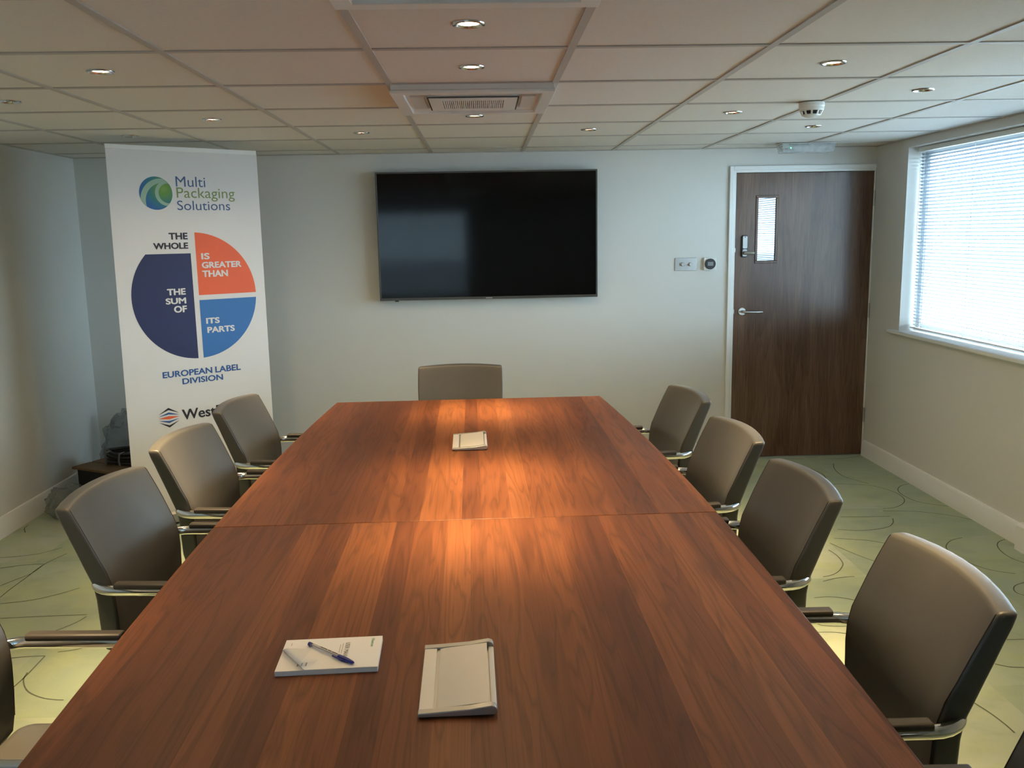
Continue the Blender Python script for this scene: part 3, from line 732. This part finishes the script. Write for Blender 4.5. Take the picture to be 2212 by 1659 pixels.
# ------------------------------------------------------------------ television
tvx, tvz, tw, th, tf = .036, 1.572, .727, .4175, 5.955
o = empty('television', (tvx, tf, tvz)); tag(o, 'large flat black television mounted on the far wall', 'television')
mb = MB(); b = .0105
plate_hole(mb, -tw, tw, -th, th, [(-tw + b, tw - b, -th + b + .006, th - b)], -.004, .010, 'xz'); mb.build('bezel', 'bezel', o, bevel=.0015)
MB().box(-tw + b - .001, tw - b + .001, -.0005, .006, -th + b + .005, th - b + .001).build('screen', 'screen', o)
MB().box(-tw + .004, tw - .004, .010, .032, -th + .004, th - .004).build('back_shell', 'black', o, bevel=.004)
MB().box(-.42, .42, .030, .055, -.30, .16).build('electronics_housing', 'black', o, bevel=.008)
MB().box(-.25, .25, .055, .0745, -.16, .16).build('wall_bracket', 'black', o)
MB().box(-.628, -.604, .004, .02, -th - .008, -th + .001).build('sensor_window', 'black', o, bevel=.001)
MB().box(-.022, .022, -.0048, -.004, -th + .005, -th + .0105).build('maker_mark', 'steel', o)

# ------------------------------------------------------------------ conference table
TZ, TT = .73, .028
tb = empty('conference_table', (-.0625, 2.572, 0), math.radians(.75)); tag(tb, 'long barrel-shaped walnut conference table in two halves', 'table')
def hw(v): return .757 - .070 * (v / 2.0) ** 2
def top_half(v0, v1, outer):
    n = 24; L, R_ = [], []
    for i in range(n + 1):
        v = v0 + (v1 - v0) * i / n; L.append((-hw(v), v)); R_.append((hw(v), v))
    pts = R_ + L[::-1]
    return MB().prism(pts, 'z', TZ - TT, TZ)
top_half(.0012, 2.003, 1).build('table_top', 'table', tb, bevel=.003)
top_half(-2.003, -.0012, -1).build('table_top', 'table', tb, bevel=.003)
for v in (-1.55, -.32, .32, 1.55):
    MB().box(-.30, .30, v - .014, v + .014, 0, TZ - TT).build('leg_panel', 'table', tb, bevel=.002)
for v0, v1 in ((-1.53, -.34), (.34, 1.53)):
    MB().box(-.014, .014, v0, v1, .25, TZ - TT).build('modesty_panel', 'table', tb, bevel=.002)

# power boxes set on the table
def power_box(x, y, label):
    o = empty('table_power_box', (x, y, TZ), math.radians(.9)); tag(o, label, 'power box', 'flip-lid table power boxes')
    a, l = .0705, .135
    MB().box(-a + .008, a - .006, -l + .008, l - .008, 0, .006).build('base', 'alu', o)
    prof = [(-a, .003), (a - .004, .003), (a, .008), (a, .0125), (a - .003, .018), (a - .010, .0205), (a - .05, .0150), (-a + .03, .0115), (-a, .0105)]
    MB().prism(prof, 'y', -l, -l + .017).build('end_cap', 'alu', o, bevel=.0015)
    MB().prism(prof, 'y', l - .017, l).build('end_cap', 'alu', o, bevel=.0015)
    MB().box(-a + .001, -a + .026, -l + .017, l - .017, .003, .0095).build('side_strip', 'lid', o, bevel=.0008)
    MB().prism([(-a + .032, .0065), (a - .0135, .0165), (a - .0135, .0190), (-a + .040, .0105), (-a + .032, .0082)], 'y', -l + .0175, l - .0175).build('lid', 'lid', o, bevel=.0006)
    MB().prism([(a - .011, .003), (a, .003), (a, .0085), (a - .003, .0105), (a - .011, .0105)], 'y', -l + .0175, l - .0175).build('front_lip', 'lid', o, bevel=.0008)
    for yy in (-l + .010, l - .010):
        for xx in (-a + .006, a - .008): MB().box(xx - .004, xx + .004, yy - .004, yy + .004, 0, .0035).build('foot', 'black', o)
power_box(-.065, 1.590, 'grey power box on the near half of the table beside the booklet')
power_box(-.071, 3.575, 'small grey power box at the far end of the table')

# ------------------------------------------------------------------ booklet and pen
bk = empty('booklet', (-.3268, 1.6995, TZ), math.radians(2.2)); tag(bk, 'white user manual booklet with a curled corner on the table', 'booklet')
bw, bh, bt = .0998, .068, .0105
MB().box(-bw, bw, -bh, bh, 0, bt).build('pages', 'paper', bk, bevel=.0006)
def curl(u, v):
    """cover page whose near-left corner rolls up and back"""
    p0 = Vector((-bw, -bh)); d = Vector((.84, .54)).normalized()      # distance from the corner
    s = (Vector((u, v)) - p0).dot(d); S0, r = .052, .0075
    z = bt + .0006
    if s >= S0: return (u, v, z)
    k = S0 - s; ang = min(k / r, math.radians(165)); rest = k - ang * r if k / r > math.radians(165) else 0
    ds = -r * math.sin(ang) - rest * math.cos(ang); dz = r * (1 - math.cos(ang)) + rest * math.sin(ang)
    q = Vector((u, v)) + d * (k + ds)
    return (q.x, q.y, z + dz)
mb = MB(); nx, ny = 60, 44
vs = [curl(-bw + 2 * bw * i / nx, -bh + 2 * bh * j / ny) for j in range(ny + 1) for i in range(nx + 1)]
mb.add(vs, [(j * (nx + 1) + i, j * (nx + 1) + i + 1, (j + 1) * (nx + 1) + i + 1, (j + 1) * (nx + 1) + i) for j in range(ny) for i in range(nx)])
cov = mb.build('cover', 'paper', bk, sharp=60)
zt = bt + .0009
down = lambda u, v: (v, -u, zt)                     # text runs towards the camera, tops to the right
lettering('title_print', 'USER MANUAL', 'grey_ink', cov, (-.043, .0265, .040, .0355), down)
lettering('maker_print', 'Hisense', 'green_ink', cov, (-.058, .0785, -.020, .0850), down, bold=.01)
def stroke(a, b, c, d): MB().box(c, d, -b, -a, zt - .0002, zt).build('small_print', 'pale_ink', cov)   # print too small to read
for k, (a, b) in enumerate(((-.041, .004), (-.036, .001))): stroke(a, b, .0208 - .005 * k, .0220 - .005 * k)
for xx in (-.0435, -.052, -.060): stroke(.038, .052, xx, xx + .0028)
stroke(-.052, -.040, -.086, -.0848)
pn = empty('ballpoint_pen', (-.3240, 1.6890, TZ + bt + .0046 + .0006), math.radians(-41.0)); tag(pn, 'clear ballpoint pen with blue cap lying on the booklet', 'pen')
hexa = lambda r0: [(r0, 0)]
MB().lathe([(.0040, -.064), (.0041, -.062), (.0041, .028), (.0038, .030)], 8, axis='x').build('barrel', 'barrel', pn)
MB().lathe([(.0015, -.060), (.0015, .030)], 10, axis='x').build('ink_tube', mat('pale_refill', (.45, .45, .48), .4, noise_scale=30), pn)
MB().lathe([(.0030, -.0705), (.0043, -.0695), (.0043, -.0625), (.0035, -.062)], 20, axis='x').build('end_plug', 'penblue', pn)
MB().lathe([(.0046, .024), (.0048, .026), (.0046, .050), (.0032, .066), (.0018, .0685)], 22, axis='x').build('cap', 'penblue', pn)
MB().box(.010, .046, -.0066, -.0046, -.0016, .0016).build('clip', 'penblue', pn, bevel=.0006)
for a, b in ((-.032, -.012), (-.009, .001), (.004, .020)): MB().box(a, b, -.0010, .0014, .0040, .0043).build('barrel_print', 'ink', pn)

# ------------------------------------------------------------------ chairs
def chair_back():
    lv = [(.438, -.212, -.226, .150), (.442, -.198, -.234, .182), (.456, -.190, -.238, .201), (.49, -.187, -.240, .210), (.55, -.184, -.239, .215),
          (.61, -.184, -.238, .220), (.65, -.188, -.242, .224), (.69, -.199, -.257, .227), (.73, -.218, -.272, .229), (.77, -.236, -.288, .230),
          (.81, -.255, -.304, .230), (.84, -.270, -.317, .2298), (.858, -.279, -.323, .2292), (.864, -.283, -.324, .2282), (.8672, -.288, -.321, .2255), (.8684, -.295, -.314, .2215), (.8688, -.3045, -.3045, .218)]
    mb = MB(); loops = []
    for (h, yf, yr, w) in lv:
        t = yf - yr; r = min(.009, t * .46); pts = []
        fr = 9
        for i in range(fr + 1): pts.append((-w + r + (2 * w - 2 * r) * i / fr, yf))
        for a in (67, 45, 22, 0): pts.append((w - r + r * math.cos(math.radians(a)), yf - r + r * math.sin(math.radians(a))))
        pts.append((w, (yf + yr) / 2))
        for a in (0, -22, -45, -67): pts.append((w - r + r * math.cos(math.radians(a)), yr + r + r * math.sin(math.radians(a))))
        for i in range(fr + 1): pts.append((w - r - (2 * w - 2 * r) * i / fr, yr))
        for a in (247, 225, 202, 180): pts.append((-w + r + r * math.cos(math.radians(a)), yr + r + r * math.sin(math.radians(a))))
        pts.append((-w, (yf + yr) / 2))
        for a in (180, 158, 135, 113): pts.append((-w + r + r * math.cos(math.radians(a)), yf - r + r * math.sin(math.radians(a))))
        s = max(0, min(1, (h - .62) / .24)); s = s * s * (3 - 2 * s)
        c = max(0, min(1, (h - .46) / .2))
        loops.append([(x, y - .034 * c * (1 - (x / .23) ** 2), h + .009 * s * (1 - (x / .23) ** 2)) for x, y in pts])
    n = len(loops[0]); vs = [p for l in loops for p in l]; fs = []
    for k in range(len(loops) - 1):
        for i in range(n): fs.append((k * n + i, k * n + (i + 1) % n, (k + 1) * n + (i + 1) % n, (k + 1) * n + i))
    fs.append(tuple(reversed(range(n))))
    mb.add(vs, fs); return mb, loops
def make_chair():
    r = empty('conference_chair')
    mb, loops = chair_back(); back = mb.build('backrest', 'leather', r, sharp=70)
    # seam round each side panel
    for side in (0, 1):
        idx = 10 if side == 0 else len(loops[0]) - 4
        path = [Vector(l[10 if side == 0 else len(l) - 1]) for l in loops[3:14]]
        MB().tube([p + Vector((0, .0004, 0)) for p in path], .0009, 6).build('seam', 'pad', back)
    # seat cushion
    s = MB(); L = []
    for z, inset in ((.405, .018), (.409, .006), (.42, 0), (.443, 0), (.456, .006), (.4615, .02)):
        pts = arc(.235 - .05, .235 - .05, .05 - inset * .6, 0, 90, 6) + arc(-.185, .185, .05 - inset * .6, 90, 180, 6) + arc(-.195, -.165, .04 - inset * .6, 180, 270, 5) + arc(.195, -.165, .04 - inset * .6, 270, 360, 5)
        k = 1 - inset / .235
        L.append([(x * k, y * k + .012, z) for x, y in pts])
    n = len(L[0]); s.add([p for l in L for p in l], [(a * n + i, a * n + (i + 1) % n, (a + 1) * n + (i + 1) % n, (a + 1) * n + i) for a in range(len(L) - 1) for i in range(n)] + [tuple(reversed(range(n))), tuple(range((len(L) - 1) * n, len(L) * n))])
    s.build('seat', 'leather', r, sharp=60)
    # chrome hoop: both arms and the bar round the back
    A = .250; z = .648; rb = -.252
    half = [(A, .205, z - .030), (A, .196, z - .010), (A, .175, z), (A, .10, z), (A, 0, z), (A, -.10, z), (A, -.165, z)] + [(A - .085 + .085 * math.cos(a), -.167 - .085 * math.sin(a), z) for a in [math.radians(q) for q in (12, 25, 38, 50, 62, 75, 90)]]
    path = half + [(.10, rb - .022, z), (0, rb - .030, z), (-.10, rb - .022, z)] + [(-x, y, zz) for x, y, zz in half[::-1]]
    MB().tube(path, .0125, 14, rz=.0145).build('arm_hoop', 'chrome', r, sharp=50)
    for sg in (1, -1):
        x = sg * A
        pr = [(-.014, .010), (.014, .010), (.016, .020), (.012, .0265), (-.012, .0265), (-.016, .020)]
        MB().prism([(x + p[0], z + p[1] - .002) for p in pr], 'y', -.165, .060).build('arm_pad', 'pad', r, bevel=.004)
        sled = [(x, .205, z - .028), (x, .208, z - .06), (x, .210, .30), (x, .212, .06), (x, .204, .025), (x, .180, .0125), (x, .10, .0125), (x, -.24, .0125)]
        MB().tube(sled, .0125, 12).build('leg', 'chrome', r)
    MB().tube([(-A, -.236, .0125), (A, -.236, .0125)], .011, 12).build('floor_bar', 'chrome', r)
    for y in (.13, -.11):
        MB().tube([(-A, y + .08 if y > 0 else -.10, .392), (A, y + .08 if y > 0 else -.10, .392)], .010, 12).build('seat_rail', 'chrome', r)
    for x in (-.13, .13):
        MB().tube([(x, -.05, .395), (x, -.19, .395), (x, -.232, .44), (x, -.236, .52)], .010, 10).build('back_support', 'black', r)
    return r
chairs = [  # x, y, heading (deg, seat faces +y at 0), label
    (.650, 1.745, 90 - 1.0, 'taupe leather armchair on the right, nearest, lit warm along its top'),
    (.602, 2.440, 90 + 1.5, 'taupe leather armchair on the right, second from the camera'),
    (.596, 3.095, 90 + 4.0, 'taupe leather armchair on the right, third from the camera'),
    (.597, 3.822, 90 + 6.0, 'taupe leather armchair at the far right of the table by the white wall'),
    (.632, 1.10, 90 - 2.0, 'taupe armchair of which only a sliver shows at the bottom right edge'),
    (-.935, 1.735, -90 - 3.0, 'armchair cut off at the lower left edge, only arms and seat showing'),
    (-.820, 2.530, -90 - 4.5, 'taupe leather armchair on the left, nearest one with its back in view'),
    (-.812, 3.185, -90 - 5.5, 'taupe leather armchair on the left, middle one under the downlight'),
    (-.790, 3.835, -90 - 5.0, 'taupe leather armchair on the left, farthest, in front of the banner'),
    (-.138, 4.525, 180.0, 'taupe leather armchair at the far head of the table below the television'),
]
proto = make_chair()
for i, (x, y, a, lb) in enumerate(chairs):
    c = proto if i == 0 else copy_tree(proto)
    c.location = (x, y, 0); c.rotation_euler = (0, 0, math.radians(a))
    tag(c, lb, 'chair', 'conference chairs round the table')

# ------------------------------------------------------------------ roll-up banner
BA, BB = Vector((-1.922, 4.748)), Vector((-1.28, 5.251)); bd_ = (BB - BA).normalized()
bang = math.atan2(bd_.y, bd_.x); BWD = (BB - BA).length
bn = empty('roll_up_banner', (BA.x, BA.y, 0), bang); tag(bn, 'tall white roll-up banner with a blue and orange circle, left of the wall', 'banner')
# local: x along the banner, -y towards the viewer, z up
u0, u1 = -.012, BWD + .004
mb = MB(); nz = 30
mb.add([(u0 * (1 - k / nz) + .002 * k / nz if s == 0 else u1 + 0 * k, .0, .07 + (2.05 - .07) * k / nz) for k in range(nz + 1) for s in (0, 1)], [(2 * k, 2 * k + 1, 2 * k + 3, 2 * k + 2) for k in range(nz)])
mb.add([(u0 * (1 - k / nz) + .002 * k / nz if s == 0 else u1 + 0 * k, .0008, .07 + (2.05 - .07) * k / nz) for k in range(nz + 1) for s in (0, 1)], [(2 * k, 2 * k + 2, 2 * k + 3, 2 * k + 1) for k in range(nz)])
pan = mb.build('printed_panel', 'vinyl', bn)
MB().prism([(-.006, 2.046), (.006, 2.046), (.006, 2.070), (-.006, 2.070)], 'x', 0, BWD).build('top_bar', 'white', bn, bevel=.0015)
MB().prism([(-.016, .010), (.085, .010), (.085, .045), (.060, .072), (.0, .074), (-.012, .060)], 'x', -.03, BWD + .03).build('base_cassette', 'alu', bn, bevel=.003)
for x in (.10, BWD - .10): MB().box(x - .014, x + .014, -.10, .20, 0, .010).build('foot', 'black', bn, bevel=.002)
MB().tube([(BWD / 2, .030, .07), (BWD / 2, .020, 1.2), (BWD / 2, .010, 2.055)], .008, 12).build('support_pole', 'alu', bn)
fr_ = lambda d: (lambda u, v: (u, -d, v))
flat = lambda pts, nm, m, d: MB().add([(u, -d, v) for u, v in pts], [tuple(range(len(pts)))]).build(nm, m, pan)
# company mark: globe with two pale swooshes
gc, gr = (.2395, 1.825), .087
g = MB().add([(gr * math.cos(2 * math.pi * k / 48), 0, gr * math.sin(2 * math.pi * k / 48)) for k in range(48)], [tuple(range(48))]).build('globe_print', 'globe', pan, loc=(gc[0], -.0008, gc[1]))
def crescent(c0, rr0, c1, rr1, a0, a1, d, n=28):
    """band between two circles, clipped to the globe"""
    out = []
    for (c, rr, rng) in ((c0, rr0, range(n + 1)), (c1, rr1, range(n, -1, -1))):
        for i in rng:
            a = math.radians(a0 + (a1 - a0) * i / n); x, z = c[0] + rr * math.cos(a), c[1] + rr * math.sin(a)
            q = math.hypot(x, z)
            if q > gr: x, z = x / q * gr, z / q * gr
            out.append((gc[0] + x, gc[1] + z))
    h = len(out) // 2; vs = [(u, -d, v) for u, v in out]
    fs = [(i, i + 1, len(out) - 2 - i, len(out) - 1 - i) for i in range(h - 1)]
    MB().add(vs, fs).build('swoosh_print', 'swoosh', pan)
crescent((.030, -.035), .112, (.042, -.043), .098, 60, 212, .0012)
crescent((.062, .000), .067, (.066, .000), .052, 75, 290, .0012)
for body, m_, box, st in (('Multi', 'slate', (.3485, 1.8615, .5107, 1.916), 0), ('Packaging', 'olive', (.349, 1.7850, .674, 1.8576), 0), ('Solutions', 'slate', (.3473, 1.7368, .6432, 1.7880), 0),
                          ('THE', 'ink', (.2879, 1.5796, .3913, 1.6162), .0022), ('WHOLE', 'ink', (.2025, 1.5289, .3904, 1.5636), .0022),
                          ('IS', 'vinyl', (.4575, 1.4683, .5055, 1.5035), .0022), ('GREATER', 'vinyl', (.4571, 1.4198, .6864, 1.4549), .0022), ('THAN', 'vinyl', (.4565, 1.3706, .6039, 1.4074), .0022),
                          ('THE', 'vinyl', (.2553, 1.2802, .3565, 1.3154), .0022), ('SUM', 'vinyl', (.2439, 1.2312, .3558, 1.2651), .0022), ('OF', 'vinyl', (.2853, 1.1835, .3567, 1.2209), .0022),
                          ('ITS', 'vinyl', (.4584, 1.1100, .5366, 1.1435), .0022), ('PARTS', 'vinyl', (.4614, 1.0580, .6215, 1.0923), .0022),
                          ('EUROPEAN', 'midblue', (.195, .8295, .4730, .8650), .0018), ('LABEL', 'midblue', (.4900, .8295, .641, .8650), .0018), ('DIVISION', 'midblue', (.2995, .7840, .5326, .8180), .0018),
                          ('WestRock', 'ink', (.2845, .5840, .652, .6430), .0020)):
    u0_, v0_, u1_, v1_ = box
    lettering('lettering', body, m_, pan, (u0_ + st, v0_ + st * .7, u1_ - st, v1_ - st * .7), fr_(.0016 if m_ == 'vinyl' else .0010), strike=st)
cc, cr = (.4148, 1.2695), .3480
def ang_at_u(u): return math.degrees(math.acos((u - cc[0]) / cr))
def ang_at_v(v): return math.degrees(math.asin((v - cc[1]) / cr))
navy = arc(*cc, cr, 180 - ang_at_v(1.5040), 360 - ang_at_u(.4005), 40) + [(.4005, 1.5040)]
flat(navy, 'navy_segment', 'navy', .0008)
org = [(.4295, 1.2725)] + arc(*cc, cr, ang_at_v(1.2725), ang_at_u(.4295), 30); flat(org, 'orange_segment', 'orange', .0008)
blu = [(.4295, 1.2450)] + arc(*cc, cr, -ang_at_u(.4295), ang_at_v(1.2450), 30); flat(blu, 'blue_segment', 'blue', .0008)
# small striped hexagon mark
hx, hz, hs = .2112, .6085, .057
def chevron(zo, zi, e0, e1, m_):
    flat([(hx - hs, hz + e0), (hx, hz + zo), (hx + hs, hz + e0), (hx, hz + zi)], 'stripe_print', m_, .0010)
chevron(.0555, .0425, .021, .021, 'ink'); chevron(.0300, .0180, .0105, .0105, 'midblue')
flat([(hx - hs, hz), (hx, hz - .0090), (hx + hs, hz), (hx, hz + .0090)], 'stripe_print', 'orange', .0010)
chevron(-.0180, -.0300, -.0105, 0, 'midblue'); chevron(-.0425, -.0555, -.021, 0, 'ink')

# ------------------------------------------------------------------ packaging in the corner behind the banner
cr8 = empty('packing_crate', (-2.26, 5.47, 0), math.radians(-28)); tag(cr8, 'low dark packing crate with a brown board on top in the left corner', 'crate')
for (a, b, c, d) in ((-.24, .24, -.16, -.14), (-.24, .24, .14, .16), (-.24, -.22, -.14, .14), (.22, .24, -.14, .14)):
    MB().box(a, b, c, d, 0, .185).build('side_board', 'black', cr8, bevel=.002)
MB().box(-.22, .22, -.14, .14, 0, .015).build('bottom_board', 'cardboard', cr8)
MB().box(-.27, .27, -.175, -.04, .187, .202).build('lid_board', 'cardboard', cr8, bevel=.002)
MB().box(-.27, .27, -.03, .175, .187, .202).build('lid_board', 'cardboard', cr8, bevel=.002)
cb = empty('cable_coil', (-2.265, 5.50, .2035), math.radians(-24)); tag(cb, 'coil of black cable lying on the brown board behind the banner', 'cable')
for k, (rr, z) in enumerate(((.100, .0165), (.092, .037), (.104, .057), (.096, .077))):
    P = [(1.35 * rr * math.cos(2 * math.pi * i / 40), .8 * rr * math.sin(2 * math.pi * i / 40), z + .004 * math.sin(6 * math.pi * i / 40 + k)) for i in range(41)]
    MB().tube(P, .011, 10, cap=False).build('cable_turn', 'cable', cb)
for x in (-.06, .05):
    MB().tube([(x, -.105, .01), (x, -.108, .045), (x, -.100, .083), (x, -.06, .086)], .006, 8).build('cable_tie', 'grey_ink', cb)
def poly_bag(name, loc, sc, seed, label, lo=.0):
    bm = bmesh.new(); bmesh.ops.create_icosphere(bm, subdivisions=5, radius=1.0)
    for v in bm.verts:
        p = v.co.copy(); n = p.normalized()
        d = .22 * noise.noise(n * 2.1 + Vector((seed, 0, 0))) + .16 * abs(noise.noise(n * 4.7 + Vector((0, seed, 0)))) + .08 * abs(noise.noise(n * 11 + Vector((0, 0, seed))))
        p = n * (0.86 + d); p = Vector((p.x * sc[0], p.y * sc[1], p.z * sc[2]))
        p.z = max(p.z, -sc[2] * .62) + sc[2] * .62 + .002; v.co = p
    for f in bm.faces: f.smooth = True
    me = bpy.data.meshes.new(name); bm.to_mesh(me); bm.free(); me.materials.append(M['polythene'])
    o = link(name, me, loc=loc); tag(o, label, 'plastic bag'); return o
poly_bag('plastic_bag', (-2.38, 5.90, 0), (.23, .075, .30), 3.1, 'clear plastic wrapping heaped in the corner behind the crate')
poly_bag('plastic_bag', (-2.42, 5.06, 0), (.15, .12, .12), 8.4, 'crumpled clear plastic bag on the carpet in front of the crate')
